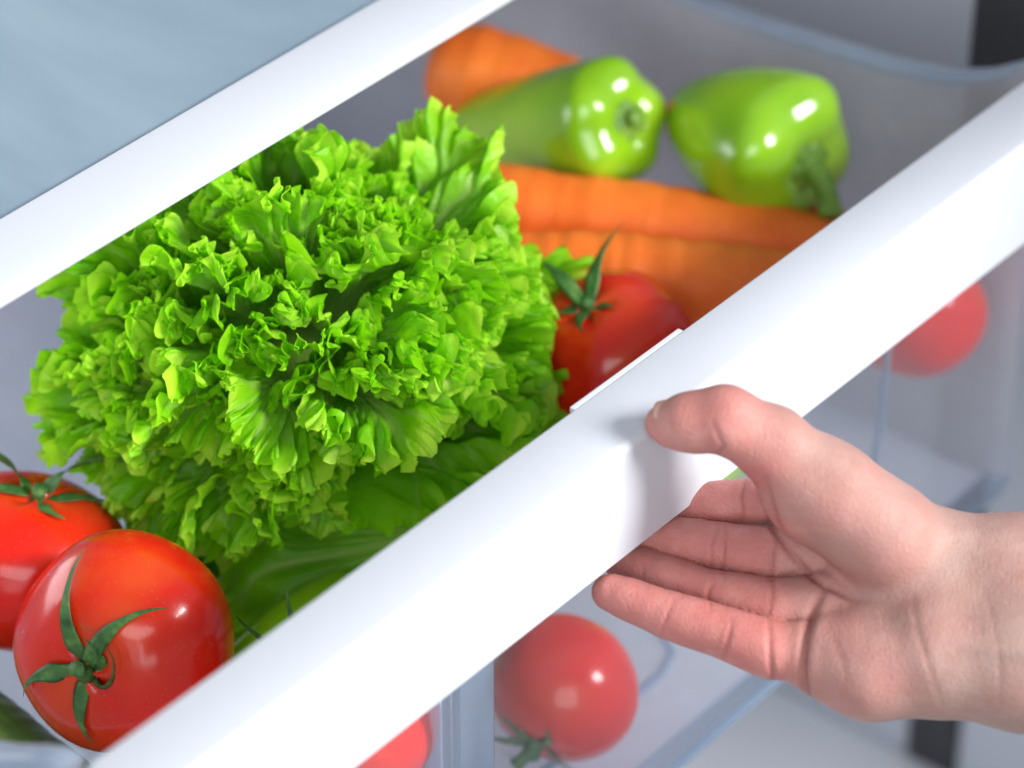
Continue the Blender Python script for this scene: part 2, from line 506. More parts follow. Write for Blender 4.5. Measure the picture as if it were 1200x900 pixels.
# ------------------------------------------------------------------ tomato
def tomato(name, loc, R, axis, xhint, sepals, seed, squash=.88, stem=.5, label=None, skin=None, drops=()):
    root = empty(name, (0, 0, 0))
    nt, npz = 60, 72
    th = np.linspace(0, np.pi, nt)[:, None]; ph = np.linspace(0, 2 * np.pi, npz, endpoint=False)[None, :]
    rg = np.random.RandomState(seed)
    def surf(th, ph):
        lob = 1 + .013 * np.cos(5 * ph + rg0[0]) * np.sin(th) ** 2 + .018 * np.cos(2 * ph + rg0[1]) * np.sin(th) + .012 * np.cos(3 * ph + rg0[2]) * np.sin(th)
        r = R * lob
        z = r * np.cos(th) * squash - R * .13 * np.exp(-(th / .30) ** 2) * (1 + .25 * np.cos(5 * ph + rg0[0])) + R * .03 * np.exp(-((np.pi - th) / .25) ** 2)
        rr = r * np.sin(th) * (1 + .05 * np.cos(th))
        return np.stack([rr * np.cos(ph), rr * np.sin(ph), z], -1)
    rg0 = rg.uniform(0, 6.28, 3)
    V = surf(th, ph + 0 * th)
    shoulder = (np.exp(-(th / .75) ** 2) * (.55 + .45 * np.cos(2 * ph + rg0[1])) + 0 * ph)
    body = from_arrays('tomato_skin', V.reshape(-1, 3), grid_faces(nt, npz, True), skin or TOMATO, root, attrs={'shoulder': shoulder})
    # sepals
    hub = surf(np.array([.0]), np.array([0.0]))[0]
    for (ang, length, lift, curl, w) in sepals:
        n = 22
        t = np.linspace(0, 1, n)
        a0 = math.radians(ang) + math.radians(curl) * t ** 2
        thv = .10 + t * length / R * (1 - .35 * abs(lift))
        p = surf(thv, a0)
        nn = p / np.linalg.norm(p, axis=1, keepdims=True)
        p = p + nn * (.07 + lift * length * t ** 1.7)[:, None]
        T = np.gradient(p, axis=0); T /= np.linalg.norm(T, axis=1, keepdims=True)
        B = np.cross(nn, T); B /= np.linalg.norm(B, axis=1, keepdims=True)
        Nn = np.cross(T, B)
        wid = w * (1 + .16 * noise1(t * 7, seed + int(ang))) * (.55 + .45 * np.sin(np.pi * np.clip(t * 1.4 + .15, 0, 1))) * (1 - t ** 2.2) ** .9 + .015
        rot = curl / 60. * t
        Bt = B * np.cos(rot)[:, None] + Nn * np.sin(rot)[:, None]
        Nt = np.cross(T, Bt)
        sec = [(-1, .16), (-.5, .02), (0, -.05), (.5, .02), (1, .16), (.5, .14), (0, .10), (-.5, .14)]
        VV = np.stack([p + Bt * (wid * a)[:, None] + Nt * ((.35 * wid + .04) * b * 1.6)[:, None] for a, b in sec], 1).reshape(-1, 3)
        from_arrays('sepal', VV, grid_faces(n, len(sec), True), CALYX, root)
    if stem:
        b = rg.uniform(-.2, .2, 2)
        P = np.array([(0, 0, hub[2] - .1), (b[0] * .3, b[1] * .3, hub[2] + .2 * stem), (b[0], b[1], hub[2] + .6 * stem), (b[0] * 2, b[1] * 2, hub[2] + stem)])
        V2, F2 = tube(P, [.42, .27, .22, .27], 12)
        from_arrays('stem', V2, F2, CALYX, root)
    for (dth, dph, dr_) in drops:
        c = surf(np.array([dth]), np.array([dph]))[0]; nrm = c / np.linalg.norm(c)
        Bm = basis(nrm, (0.3, 0.2, 0.9))
        tt = np.linspace(0, np.pi / 2, 7)[:, None]; pp = np.linspace(0, 2 * np.pi, 14, endpoint=False)[None, :]
        L = np.stack([dr_ * np.sin(tt) * np.cos(pp), dr_ * np.sin(tt) * np.sin(pp) * 1.25, dr_ * .55 * np.cos(tt) + 0 * pp], -1).reshape(-1, 3)
        from_arrays('water_drop', L @ Bm.T + c, grid_faces(7, 14, True), WATER, root)
    place(root, loc, basis(axis, xhint))
    tag(root, label, 'tomato', 'tomatoes in the drawer')
    return root

tomato('tomato', (-14.1, 13.5, -9.4), 3.72, cvec(-.37, -.26, .89), RIGHT,
       [(108, 3.6, .16, -14, .30), (60, 3.3, .20, -20, .31), (186, 2.4, .06, 22, .30), (262, 2.3, .04, 10, .28), (325, 1.3, .3, 120, .24), (20, .9, .3, 60, .22)], 3,
       stem=.55, label='large glossy red tomato at the front left, green star calyx facing out',
       drops=((.75, 2.85, .13), (.95, 5.0, .09), (1.1, 4.4, .07), (.62, .9, .06), (1.3, .2, .06), (1.05, 2.2, .06), (1.2, 5.3, .05)))
tomato('tomato', (-12.6, 20.0, -10.4), 3.45, cvec(.22, .86, .45), RIGHT,
       [(60, 2.3, 1.0, -60, .34), (140, 2.4, 1.0, 70, .34), (5, 2.0, .06, 12, .28), (195, 2.2, .10, -15, .28), (290, 1.3, .06, 20, .26)], 8,
       stem=.6, label='red tomato cut by the left edge of the picture, dark curled sepals on top')
tomato('tomato', (5.7, 9.1, -6.7), 3.1, cvec(-.36, .66, .66), RIGHT,
       [(118, 3.2, .55, 4, .28), (72, 2.9, .55, -8, .28), (250, .9, .05, 15, .24), (345, .8, .05, -15, .22), (180, .9, .05, 15, .24)], 11,
       stem=.5, label='red tomato between the lettuce and the handle bar, spiky sepals standing up')
tomato('tomato', (-.3, 6.2, -16.6), 2.72, cvec(-.42, -.82, .38), RIGHT,
       [(200, 2.0, .30, 20, .26), (265, 2.4, .38, -20, .26), (345, 2.6, .34, 15, .26), (120, 1.6, .1, 20, .24), (60, 1.5, .1, 20, .24)], 21,
       stem=1.2, squash=.95, label='tomato seen through the clear drawer front under the fingers, stem pointing down')
tomato('tomato', (-11.2, 5.75, -10.3), 2.75, cvec(-.62, .66, .42), RIGHT,
       [(130, 3.0, 1.03, -6, .24), (103, 3.0, .92, -4, .24), (250, 1.8, .05, 20, .24), (350, 1.6, .05, 20, .24), (190, 1.6, .08, 20, .24)], 33,
       stem=.4, label='tomato mostly hidden behind the handle bar, red side showing at the bottom edge')
tomato('tomato', (20.1, 5.7, -11.2), 2.75, cvec(.2, .8, -.4), RIGHT, [(100, 1.6, .1, 10, .2), (220, 1.6, .1, 10, .2), (340, 1.6, .1, 10, .2)], 41,
       stem=.5, label='blurred tomato behind the clear drawer front below the right end of the handle')
tomato('tomato', (17.9, 8.6, -9.0), 2.3, cvec(.2, .8, -.4), RIGHT, [(100, 1.6, .1, 10, .2), (220, 1.6, .1, 10, .2)], 45,
       stem=.5, label='dark red tomato peeking out below the round green pepper')

# ------------------------------------------------------------------ peppers
def pepper(name, loc, axis, xhint, L, R, seed, label, taper=.5, lobes=4, lobe=.06, dim=.7, stem_path=((0, 0, 0), (.1, 0, .7), (.35, .1, 1.5), (.8, .2, 2.3))):
    """stem end at +z; body from z = 0 (stem shoulder) to -L"""
    root = empty(name)
    rg = np.random.RandomState(seed)
    nt, npz = 56, 80
    t = np.linspace(0, 1, nt)[:, None]; ph = np.linspace(0, 2 * np.pi, npz, endpoint=False)[None, :]
    a = rg.uniform(0, 6.28, 4)
    # outline: dimpled shoulder at the stem, blocky body, rounded tip
    al = t * np.pi
    ztop = .62 * R
    sn = np.sin(al); cs = np.cos(al)
    rr = sn ** .72 * (1 - taper * sstep(.35, 1.0, t))
    z = np.where(cs > 0, -ztop + ztop * np.abs(cs) ** .8, -ztop - (L - ztop) * np.abs(cs) ** 1.15)
    z = z - dim * np.exp(-(rr / .34) ** 2)
    lob = 1 + lobe * np.cos(lobes * ph + a[0]) * (.45 + .75 * np.exp(-((t - .25) / .16) ** 2)) + .03 * np.cos(ph + a[1] + 2 * t) + .02 * np.cos(3 * ph + a[2] - 3 * t)
    r = R * rr * lob
    V = np.stack([r * np.cos(ph), r * np.sin(ph), z + .05 * R * np.cos(lobes * ph + a[0]) * rr + 0 * ph], -1).reshape(-1, 3)
    from_arrays('pepper_skin', V, grid_faces(nt, npz, True), PEPPER, root)
    # calyx cap: a scalloped dome with raised rim
    nr = 12
    tt = np.linspace(0, 1, nr)[:, None]
    cr = .34 * R * tt * (1 + .10 * np.cos(6 * ph + a[3]) * tt)
    cz = -dim * .62 + .10 * (1 - tt ** 2) * R * .5 + .12 + .05 * np.cos(6 * ph) * tt - .12 * tt ** 3
    V = np.stack([cr * np.cos(ph), cr * np.sin(ph), cz + 0 * ph], -1).reshape(-1, 3)
    o = from_arrays('calyx', V, grid_faces(nr, npz, True), STEMGREEN, root)
    sp = np.array(stem_path, float); sp[:, 2] += -dim * .6 + .15
    # resample
    k = np.linspace(0, len(sp) - 1, 14); sp = np.stack([np.interp(k, range(len(sp)), sp[:, i]) for i in range(3)], 1)
    V, F = tube(sp, np.interp(np.linspace(0, 1, 14), [0, .15, .7, .9, 1], [.62, .42, .36, .46, .44]) * R / 3, 14)
    from_arrays('stem', V, F, STEMGREEN, root)
    place(root, loc, basis(axis, xhint))
    tag(root, label, 'pepper', 'green peppers in the drawer')
    return root

a_ = N('pepper_stem')
a_.set(Base_Color=a_.ramp(a_.noise(90, 4), [(.3, (.08, .20, .02)), (.6, (.20, .36, .04)), (.85, (.38, .46, .10))]), Roughness=.5)
a_.bump(a_.noise(400, 4), .4, .001)
STEMGREEN = a_.m

pepper('pepper', tuple(np.array((14.9, 15.4, -3.9))), cvec(.64, .0, .77), UP, 11.5, 2.45, 4,
       'long green pepper with its ribbed stem end turned to the camera', taper=.22, lobes=5, lobe=.035, dim=.5, stem_path=((0, 0, -.15), (.02, 0, .1), (.04, 0, .3), (.06, 0, .45)))
pepper('pepper', (17.7, 9.0, -4.8), cvec(.70, -.38, .60), UP, 6.6, 3.2, 9,
       'round glossy green pepper at the right with a drooping stem', taper=.25, lobes=4, lobe=.05, dim=.6, stem_path=((0, 0, -.2), (-.25, 0, .5), (-.8, -.1, 1.1), (-1.5, -.1, 1.5)))
pepper('pepper', (-5.6, 9.6, -13.0), cvec(.8, .3, -.4), UP, 7.6, 3.0, 19,
       'green pepper low under the lettuce beside the large front tomato', taper=.3)

# ------------------------------------------------------------------ carrots and cucumbers
def root_veg(name, a, b, ra, rb, seed, mat, partname, label, cat, group, bend=.3, ringy=.03, cap=True):
    root = empty(name)
    a = np.array(a, float); b = np.array(b, float)
    L = np.linalg.norm(b - a); rg = np.random.RandomState(seed)
    nt, npz = 90, 44
    t = np.linspace(0, 1, nt); ph = np.linspace(0, 2 * np.pi, npz, endpoint=False)
    prof = (ra + (rb - ra) * t ** 1.1)
    e0 = 1.0 * ra / L; e1 = 1.1 * rb / L
    prof = prof * np.sqrt(np.clip(1 - np.clip((e0 - t) / e0, 0, 1) ** 2.2, 0, 1)) * np.sqrt(np.clip(1 - np.clip((t - 1 + e1) / e1, 0, 1) ** 2, 0, 1)) + .02
    rn = noise1(t * L * 2.2, seed) * ringy + noise1(t * L * .6, seed + 1) * ringy * 1.3
    R = prof[:, None] * (1 + rn[:, None] + .02 * np.cos(2 * ph[None] + rg.uniform(0, 6)) + .012 * np.cos(5 * ph[None] + 3 * t[:, None]))
    bx = bend * np.sin(np.pi * t) ; by = bend * .4 * np.sin(2 * np.pi * t)
    V = np.stack([R * np.cos(ph) + bx[:, None], R * np.sin(ph) + by[:, None], (t * L)[:, None] + 0 * R], -1).reshape(-1, 3)
    from_arrays(partname, V, grid_faces(nt, npz, True), mat, root)
    if cap:
        V, F = tube([(bx[0], by[0], .35), (bx[0], by[0], -.05), (bx[0] + .05, by[0], -.45)], [.5, .38, .3], 12)
        from_arrays('stem_stub', V, F, STEMGREEN, root)
    place(root, a, basis(b - a, (0.2, 0.1, 1)))
    tag(root, label, cat, group)
    return root
CG = 'carrots lying across the drawer'
root_veg('carrot', (8.8, 21.2, -6.9), (17.2, 6.0, -7.6), 1.75, 1.45, 2, CARROT, 'carrot_skin', 'upper of the two orange carrots lying side by side below the peppers', 'carrot', CG)
root_veg('carrot', (6.6, 15.8, -6.9), (14.8, 4.6, -7.6), 1.85, 1.7, 6, CARROT, 'carrot_skin', 'lower, thicker orange carrot lying right behind the handle bar', 'carrot', CG, .2)
root_veg('carrot', (15.6, 26.2, -5.9), (19.6, 17.6, -7.6), 2.1, 1.2, 12, CARROT, 'carrot_skin', 'thick orange carrot end behind the long green pepper', 'carrot', CG, .2, cap=False)
root_veg('cucumber', (-16.1, 25.0, -15.6), (-18.4, 9.0, -15.4), 2.4, 2.2, 15, CUKE, 'cucumber_skin', 'dark green cucumber in the lower left corner below the tomato', 'cucumber', None, .2, .02, cap=False)

root_veg('carrot', (8.5, 22.5, -13.6), (16.5, 13.5, -12.6), 1.9, 1.4, 22, CARROT, 'carrot_skin', 'carrot of the hidden middle layer beneath the two long carrots', 'carrot', CG, .2, cap=False)
root_veg('carrot', (5.5, 22.0, -17.4), (13.6, 12.6, -17.9), 2.1, 1.6, 25, CARROT, 'carrot_skin', 'carrot lying on the drawer floor behind the lettuce stalk', 'carrot', CG, .2, cap=False)
root_veg('carrot', (11.0, 26.5, -17.4), (19.6, 17.0, -17.9), 2.1, 1.6, 28, CARROT, 'carrot_skin', 'carrot lying on the drawer floor near the right wall', 'carrot', CG, .2, cap=False)
pepper('pepper', (18.5, 13.4, -12.8), np.array([.95, -.25, .1]), UP, 6.2, 2.7, 31, 'green pepper of the middle layer, hidden behind the handle bar', taper=.3)
pepper('pepper', (17.0, 12.6, -16.7), np.array([.9, .3, .1]), UP, 6.6, 2.75, 34, 'green pepper on the drawer floor below the middle layer of vegetables', taper=.3)
tomato('tomato', (-11.6, 6.3, -16.4), 3.1, np.array([.1, .3, .9]), RIGHT, [(20, 1.8, .1, 10, .26), (140, 1.8, .1, 10, .26), (260, 1.8, .1, 10, .26)], 52,
       stem=.5, label='tomato on the drawer floor below the picture edge at the front')

# ------------------------------------------------------------------ lettuce
def leaf_mesh(seed, L, phm, c0, c1, cup, fr=1.0, hue=0.0, nr=40, nphi=460, shape=.30, ff=1.0):
    t = np.linspace(0, 1, nr)
    r = (1 - (1 - t) ** 1.7)[:, None]
    ph = np.linspace(-phm, phm, nphi)[None, :]
    n = lambda f, k, ph_=ph: noise1(ph_ * (f * ff if f > 4 else f) + 37.3, seed * 31 + k)
    s1 = sstep(.25, 1.0, r); s2 = sstep(.66, 1.0, r); s3 = sstep(.84, 1.0, r)
    sw = .20 * noise1(r * 3.1 + 3, seed + 5) * r          # the folds wander instead of running straight out
    R = L * (1 - shape * (np.abs(ph) / phm) ** 2.4) * (1 + .06 * n(2.5, 1) + .03 * n(9, 2) * s1 + .03 * n(20, 3) * s2 + .026 * n(64, 4) * s3)
    rho = r * R
    # ruffles in steps: the nearer the rim, the shorter the waves; the sideways swing folds them over
    lam1 = .70 / ff; lam2 = .30 / ff
    p1 = 2 * np.pi * L / lam1 * ph + 3.2 * n(5, 21) + 1.6 * sw * 8 + 1.2 * r
    p2 = 2 * np.pi * L / lam2 * ph + 3.0 * n(11, 22) + 2.0 * r
    A1 = (.62 + .50 * n(4.5, 23)); A2 = (.6 + .6 * n(8, 24))
    s2b = sstep(1 - min(.62, 2.3 / L), 1.0, r); s3b = sstep(1 - min(.4, 1.1 / L), 1.0, r); AL = min(1.0, (L / 9.0) ** 1.15)
    dt = fr * (.90 * AL * s1 ** 1.5 * n(6, 5, ph + sw) + .17 * s2b * A1 * np.sin(2 * p1 + .6) + .30 * AL * s2 * n(16, 6, ph + sw) + .15 * s3b * A2 * np.sin(2 * p2))
    x = rho * np.sin(ph * .92) + dt * np.cos(ph)
    y = rho * np.cos(ph * .92) - dt * np.sin(ph) - fr * s2b * .26 * A1 * np.sin(p1 + 1.1)
    z = cup * x * x / L
    z = z + fr * (1.15 * AL * s1 ** 1.5 * n(6, 8, ph + sw) + .45 * AL * s2 * n(16, 9, ph + sw) +  .56 * s2b * A1 * np.sin(p1) + .25 * s3b * A2 * np.sin(p2) + .05 * s3b * n(85, 13))
    # blistered blade between the veins
    bl = noise1(ph * 16 + 11, seed + 91) * noise1(r * L * 1.3 + 5 + ph * 2, seed + 92)
    z = z + .22 * bl * sstep(.1, .5, r)
    vein = np.exp(-(np.abs(ph) * rho / (.30 * (1.15 - r) + .03)) ** 2)
    for k in range(-4, 5):
        if k:
            pc = np.sign(k) * phm * (abs(k) / 5.0) * (r ** .55)
            vein = np.maximum(vein, .75 * np.exp(-((ph - pc) * np.maximum(rho, .3) / (.12 * (1.1 - r) + .02)) ** 2))
    z = z - .12 * vein * (1 - .5 * r)
    # bend along the growth direction
    q = np.clip(y / L, -.2, 1.3)
    k = np.linspace(-.2, 1.3, 120); th = c0 * np.clip(k, 0, 2) + c1 * np.clip(k, 0, 2) ** 2.5
    Y = np.cumsum(np.cos(th)) * (k[1] - k[0]) * L; Zc = np.cumsum(np.sin(th)) * (k[1] - k[0]) * L
    i0 = np.interp(0, k, Y); Y -= i0; Zc -= np.interp(0, k, Zc)
    ang = np.interp(q, k, th)
    yy = np.interp(q, k, Y) - z * np.sin(ang); zz = np.interp(q, k, Zc) + z * np.cos(ang)
    V = np.stack([x, yy, zz], -1).reshape(-1, 3)
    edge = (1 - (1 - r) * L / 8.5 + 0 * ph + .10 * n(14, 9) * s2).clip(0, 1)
    return V, grid_faces(nr, nphi), dict(edge=edge, vein=vein * (1 - s3), hue=np.full(V.shape[0], hue))

lt = empty('lettuce', (0, 0, 0))
AX = cvec(.02, .58, .80); AX /= np.linalg.norm(AX)
E1 = RIGHT - AX * (RIGHT @ AX); E1 /= np.linalg.norm(E1); E2 = np.cross(AX, E1)
HEADB = np.stack([RIGHT, UP, -FWD], 1)
BASE = np.array([-2.9, 16.0, -4.75])
def add_leaf(seed, base, d, nrm, L, phm, c0, c1, cup, fr, hue, **kw):
    V, F, at = leaf_mesh(seed, L, phm, c0, c1, cup, fr, hue, **kw)
    d = d / np.linalg.norm(d); nrm = nrm - d * (nrm @ d); nrm /= np.linalg.norm(nrm)
    X_ = np.cross(d, nrm)
    W = V @ np.stack([X_, d, nrm], 0) + base
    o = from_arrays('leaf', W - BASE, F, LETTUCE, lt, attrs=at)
    return o
rg = np.random.RandomState(77)
# loose large leaves round the back and the sides
NL = 22
for i in range(NL):
    u = (i + .5) / NL
    th = math.radians(62 + 44 * u)
    az = i * 2.39996 + rg.uniform(-.25, .25)
    if -2.3 < math.atan2(math.sin(az), math.cos(az)) < -.4: continue     # the front is covered by the wrapping leaves
    d = AX * math.cos(th) + (E1 * math.cos(az) + E2 * math.sin(az)) * math.sin(th)
    L = (8.3 + rg.uniform(-.8, .6)) * (1 + .08 * math.cos(az))
    add_leaf(100 + i, BASE - AX * 1.5 + rg.uniform(-.5, .5, 3), d, AX + rg.uniform(-.3, .3, 3), L, rg.uniform(.75, 1.0), rg.uniform(-.1, .2), rg.uniform(-.7, -.3), .2, .95, rg.uniform(0, .3), ff=rg.uniform(.8, 1.1))
# the crowded frills of the heart: short leaf tops pushing out on all sides
NF = 84
for i in range(NF):
    q = 1 - 1.12 * (i + .5) / NF
    az = i * 2.39996 + rg.uniform(-.3, .3)
    sq = math.sqrt(max(0, 1 - q * q))
    nv = np.array([math.cos(az) * sq, math.sin(az) * sq, q])
    if nv[0] > .0 and nv[1] < -.42 and q > -.05: continue          # the wrapping leaf shows here
    ell = np.array([8.3, 7.5, 6.2]) * rg.uniform(.80, 1.07)
    tip = BASE + HEADB @ (nv * ell); inn = BASE + HEADB @ (nv * ell * rg.uniform(.40, .52))
    d = (tip - inn); L = np.linalg.norm(d) * 1.12
    d = d / np.linalg.norm(d) + rg.uniform(-.3, .3, 3)
    nr_ = HEADB @ np.array([rg.uniform(-.5, .5), rg.uniform(.2, 1.0), rg.uniform(-.2, .4)])
    add_leaf(200 + i, inn, d, nr_, L, rg.uniform(.8, 1.15), rg.uniform(-.2, .3), rg.uniform(-.8, .1), rg.uniform(.0, .5), rg.uniform(.85, 1.05), rg.uniform(0, .55), nr=32, nphi=400, ff=rg.uniform(.85, 1.15))
# outer leaves hanging down to the drawer floor
for i in range(14):
    az = 2 * math.pi * i / 14 + .2
    o_ = np.array([math.cos(az), math.sin(az), 0.0])
    if o_[1] < -.55: continue
    add_leaf(400 + i, BASE + np.array([0, 0, -2.0]) + o_ * 1.2, o_ * .42 + np.array([0, 0, -1.0]), -o_, 10.6, .7, rg.uniform(-.1, .2), rg.uniform(-.3, .1), .2, .7, .1, nr=26, nphi=220)
# broad outer leaves: one wrapping the lower front, two standing at the top
for (sd, b_, d_, n_, L_, pm, c0_, c1_, fr_) in (
        (301, (-.6, 7.9, -7.6), (-.93, .10, -.2), (.1, .55, .83), 9.0, .62, .25, -.4, .8),
        (302, (-1.6, 8.6, -9.2), (-.90, -.28, 0), (.1, .45, .88), 9.4, .62, .2, -.4, .85),
        (303, (1.6, 14.6, -2.6), (.30, .93, .1), (-.2, .1, .97), 5.0, .85, .25, -.9, .7),
        (304, (-.4, 15.9, -3.2), (-.15, .96, 0), (.1, .15, .98), 4.8, .85, .2, -.8, .7)):
    add_leaf(sd, np.array(b_), cvec(*d_), cvec(*n_), L_, pm, c0_, c1_, .15, fr_, .25, ff=.75)
V, F = tube([np.array([0, .6, -14.2]), np.array([0, .5, -12]), np.array([0, .2, -7]), np.zeros(3)], [1.6, 1.9, 1.8, 1.2], 20)
from_arrays('stalk', V, F, STEMGREEN, lt)
lt.location = Vector(BASE) * S
tag(lt, 'head of frilly bright green lettuce filling the middle of the drawer', 'lettuce')

# ------------------------------------------------------------------ the hand
HO = np.array([-1.367, -6.157, -3.404])       # hand origin, mid palm
HB = np.stack([RIGHT, UP, -FWD], 1)           # hand's own axes: x to the wrist, y to the thumb, z out of the palm
CH = {
'index': [[-0.18, 1.56, -2.3, 0.950], [-1.75, 1.6, -2.9, 0.874], [-3.15, 1.49, -3.6, 0.760], [-5.21, 1.37, -4.5, 0.703], [-5.85, 1.75, -4.9, 0.608]],
'middle': [[-0.11, 0.05, -1.6, 1.000], [-2.1, -0.15, -2.0, 0.874], [-3.94, .08, -2.8, 0.798], [-6.3, .43, -3.85, 0.722], [-7.0, .95, -4.2, 0.627]],
'ring': [[-0.32, -1.51, -.8, 1.000], [-2.31, -1.66, -1.0, 0.855], [-4.32, -1.33, -1.8, 0.760], [-6.38, -.64, -2.9, 0.684], [-7.1, -.38, -3.3, 0.608]],
'pinky': [[-0.55, -3.03, .2, 1.000], [-2.53, -2.96, .1, 0.883], [-3.96, -2.45, -.2, 0.806], [-5.75, -1.9, -.7, 0.749], [-7.54, -1.22, -1.3, 0.614]],
'thumb': [[2.3, -.35, -.35, 1.600], [-1.23, 2.08, .3, 1.620], [-2.59, 3.46, .9, 1.110], [-4.13, 4.26, 1.35, 0.983], [-5.25, 4.15, 1.15, 0.819], [-5.92, 4.12, .75, 0.619]],
}
PALM = [([2.9, -.75, -.7, 2.10], [5.3, -1.05, -.4, 2.2]), ([2.7, -2.85, .6, 2.02], [5.3, -3.1, .9, 2.2]),
        ([5.3, -1.05, -.4, 2.2], [15, -1.3, .6, 2.7]), ([15, -1.3, .6, 2.7], [25, -1.5, 1.2, 3.1]), ([5.3, -3.1, .9, 2.2], [15, -3.9, 1.5, 2.7]), ([15, -3.9, 1.5, 2.7], [25, -4.4, 2.2, 3.1]),
        ([2.9, -.9, -.9, 1.7], [-.18, 1.4, -2.4, 1.05]), ([2.8, -1.2, -.9, 1.7], [-.11, .05, -1.8, 1.05]),
        ([2.7, -1.9, -.5, 1.7], [-.32, -1.51, -1.0, 1.05]), ([2.6, -2.6, .1, 1.8], [-.55, -3.0, .1, 1.05]),
        ([2.2, -3.1, .55, 1.85], [.4, -3.45, .45, 1.52]), ([.4, -3.45, .45, 1.5], [-1.0, -3.2, .25, 1.15])]

def sdf_grid(lo, hi, h):
    n = np.ceil((np.array(hi) - lo) / h).astype(int) + 1
    ax = [lo[i] + h * np.arange(n[i], dtype=np.float32) for i in range(3)]
    return n, ax
def cone_into(F, ax, a, b, k):
    """smooth-union a round cone into F, touching only the block around it"""
    a = np.array(a, np.float32); b = np.array(b, np.float32)
    m = max(a[3], b[3]) + 1.1
    sl = []
    for i in range(3):
        l, u = min(a[i], b[i]) - m, max(a[i], b[i]) + m
        i0, i1 = np.searchsorted(ax[i], l), np.searchsorted(ax[i], u)
        if i1 <= i0: return
        sl.append(slice(i0, i1))
    X, Y, Z = ax[0][sl[0]][:, None, None], ax[1][sl[1]][None, :, None], ax[2][sl[2]][None, None, :]
    d = b[:3] - a[:3]; dd = float(d @ d) + 1e-9
    t = np.clip(((X - a[0]) * d[0] + (Y - a[1]) * d[1] + (Z - a[2]) * d[2]) / dd, 0, 1)
    g = np.sqrt((X - a[0] - t * d[0]) ** 2 + (Y - a[1] - t * d[1]) ** 2 + (Z - a[2] - t * d[2]) ** 2) - (a[3] + (b[3] - a[3]) * t)
    f = F[tuple(sl)]
    hh = np.clip(k - np.abs(f - g), 0, None) / k
    F[tuple(sl)] = np.minimum(f, g) - hh * hh * k * .25
def smin(a, b, k):
    hh = np.clip(k - np.abs(a - b), 0, None) / k
    return np.minimum(a, b) - hh * hh * k * .25
def surface_nets(F, lo, h):
    ins = F < 0
    nx, ny, nz = F.shape
    cnt = np.zeros((nx - 1, ny - 1, nz - 1), np.int8)
    for i in (0, 1):
        for j in (0, 1):
            for k in (0, 1): cnt += ins[i:nx - 1 + i, j:ny - 1 + j, k:nz - 1 + k]
    act = (cnt > 0) & (cnt < 8)
    idx = -np.ones(act.shape, np.int64); cells = np.argwhere(act); idx[act] = np.arange(len(cells))
    acc = np.zeros((len(cells), 3)); num = np.zeros(len(cells))
    cs = [(i, j, k) for i in (0, 1) for j in (0, 1) for k in (0, 1)]
    for p in range(8):
        for q in range(p + 1, 8):
            A, B = np.array(cs[p]), np.array(cs[q])
            if np.abs(A - B).sum() != 1: continue
            fa = F[tuple((cells + A).T)]; fb = F[tuple((cells + B).T)]
            m = (fa < 0) != (fb < 0)
            t = np.where(m, fa / np.where(m, fa - fb, 1), 0)
            acc += np.where(m[:, None], A + t[:, None] * (B - A), 0); num += m
    V = lo + h * (cells + acc / num[:, None])
    quads = []
    for axis in range(3):
        a1, a2 = (axis + 1) % 3, (axis + 2) % 3
        s0 = [slice(None)] * 3; s1 = [slice(None)] * 3
        s0[axis] = slice(0, -1); s1[axis] = slice(1, None)
        ch = ins[tuple(s0)] != ins[tuple(s1)]
        E_ = np.argwhere(ch)
        ok = (E_[:, a1] > 0) & (E_[:, a2] > 0) & (E_[:, a1] < F.shape[a1] - 1) & (E_[:, a2] < F.shape[a2] - 1)
        E_ = E_[ok]
        def g(o1, o2):
            c = E_.copy(); c[:, a1] += o1; c[:, a2] += o2
            return idx[tuple(c.T)]
        Q = np.stack([g(-1, -1), g(0, -1), g(0, 0), g(-1, 0)], 1)
        flip = ~ins[tuple(E_.T)]
        Q[flip] = Q[flip][:, ::-1]
        quads.append(Q)
    return V, np.concatenate(quads)

CREASES = [  # (polyline in palm coordinates, depth, width)
 ([[-0.86, -0.9], [-1.25, -1.55], [-1.61, -2.33], [-1.74, -3.23], [-1.64, -4.14], [-1.25, -4.85]], .20, .12),
 ([[-2.71, -2.2], [-2.7, -3.23], [-2.44, -4.27], [-1.89, -4.79]], .11, .08),
 ([[-2.87, 2.34], [-2.48, .91], [-1.89, 0.0], [-1.25, -.77], [-.47, -1.16], [-.15, -1.36]], .14, .10),
 ([[1.6, -1.16], [1.67, -2.2], [1.99, -3.23], [2.51, -4.66]], .028, .09),
 ([[3.81, -.9], [4.07, -2.98], [4.13, -4.66]], .018, .07),
 ([[-3.16, 2.27], [-3.35, 1.69], [-3.27, .89]], .07, .06),
 ([[-4.03, .91], [-4.33, .26], [-4.32, -.75]], .06, .05), ([[-3.84, .85], [-3.94, .13], [-3.97, -.75]], .06, .05),
 ([[-4.29, -.84], [-4.49, -1.23], [-4.46, -1.71]], .06, .05), ([[-6.49, -.38], [-6.43, -.97]], .04, .05),
 ([[-3.84, -1.94], [-3.97, -2.59], [-4.2, -3.43]], .06, .06), ([[-5.59, -1.36], [-5.85, -1.94], [-6.07, -2.74]], .05, .05),
 ([[-2.26, .52], [-2.46, 0.0], [-2.48, -.9], [-2.71, -2.13]], .08, .06),
 ([[-4.55, 4.15], [-4.2, 3.44], [-4.38, 3.09]], .05, .07),
 ([[-.9, -2.2], [-.6, -3.0], [-.4, -3.9]], .02, .12)]

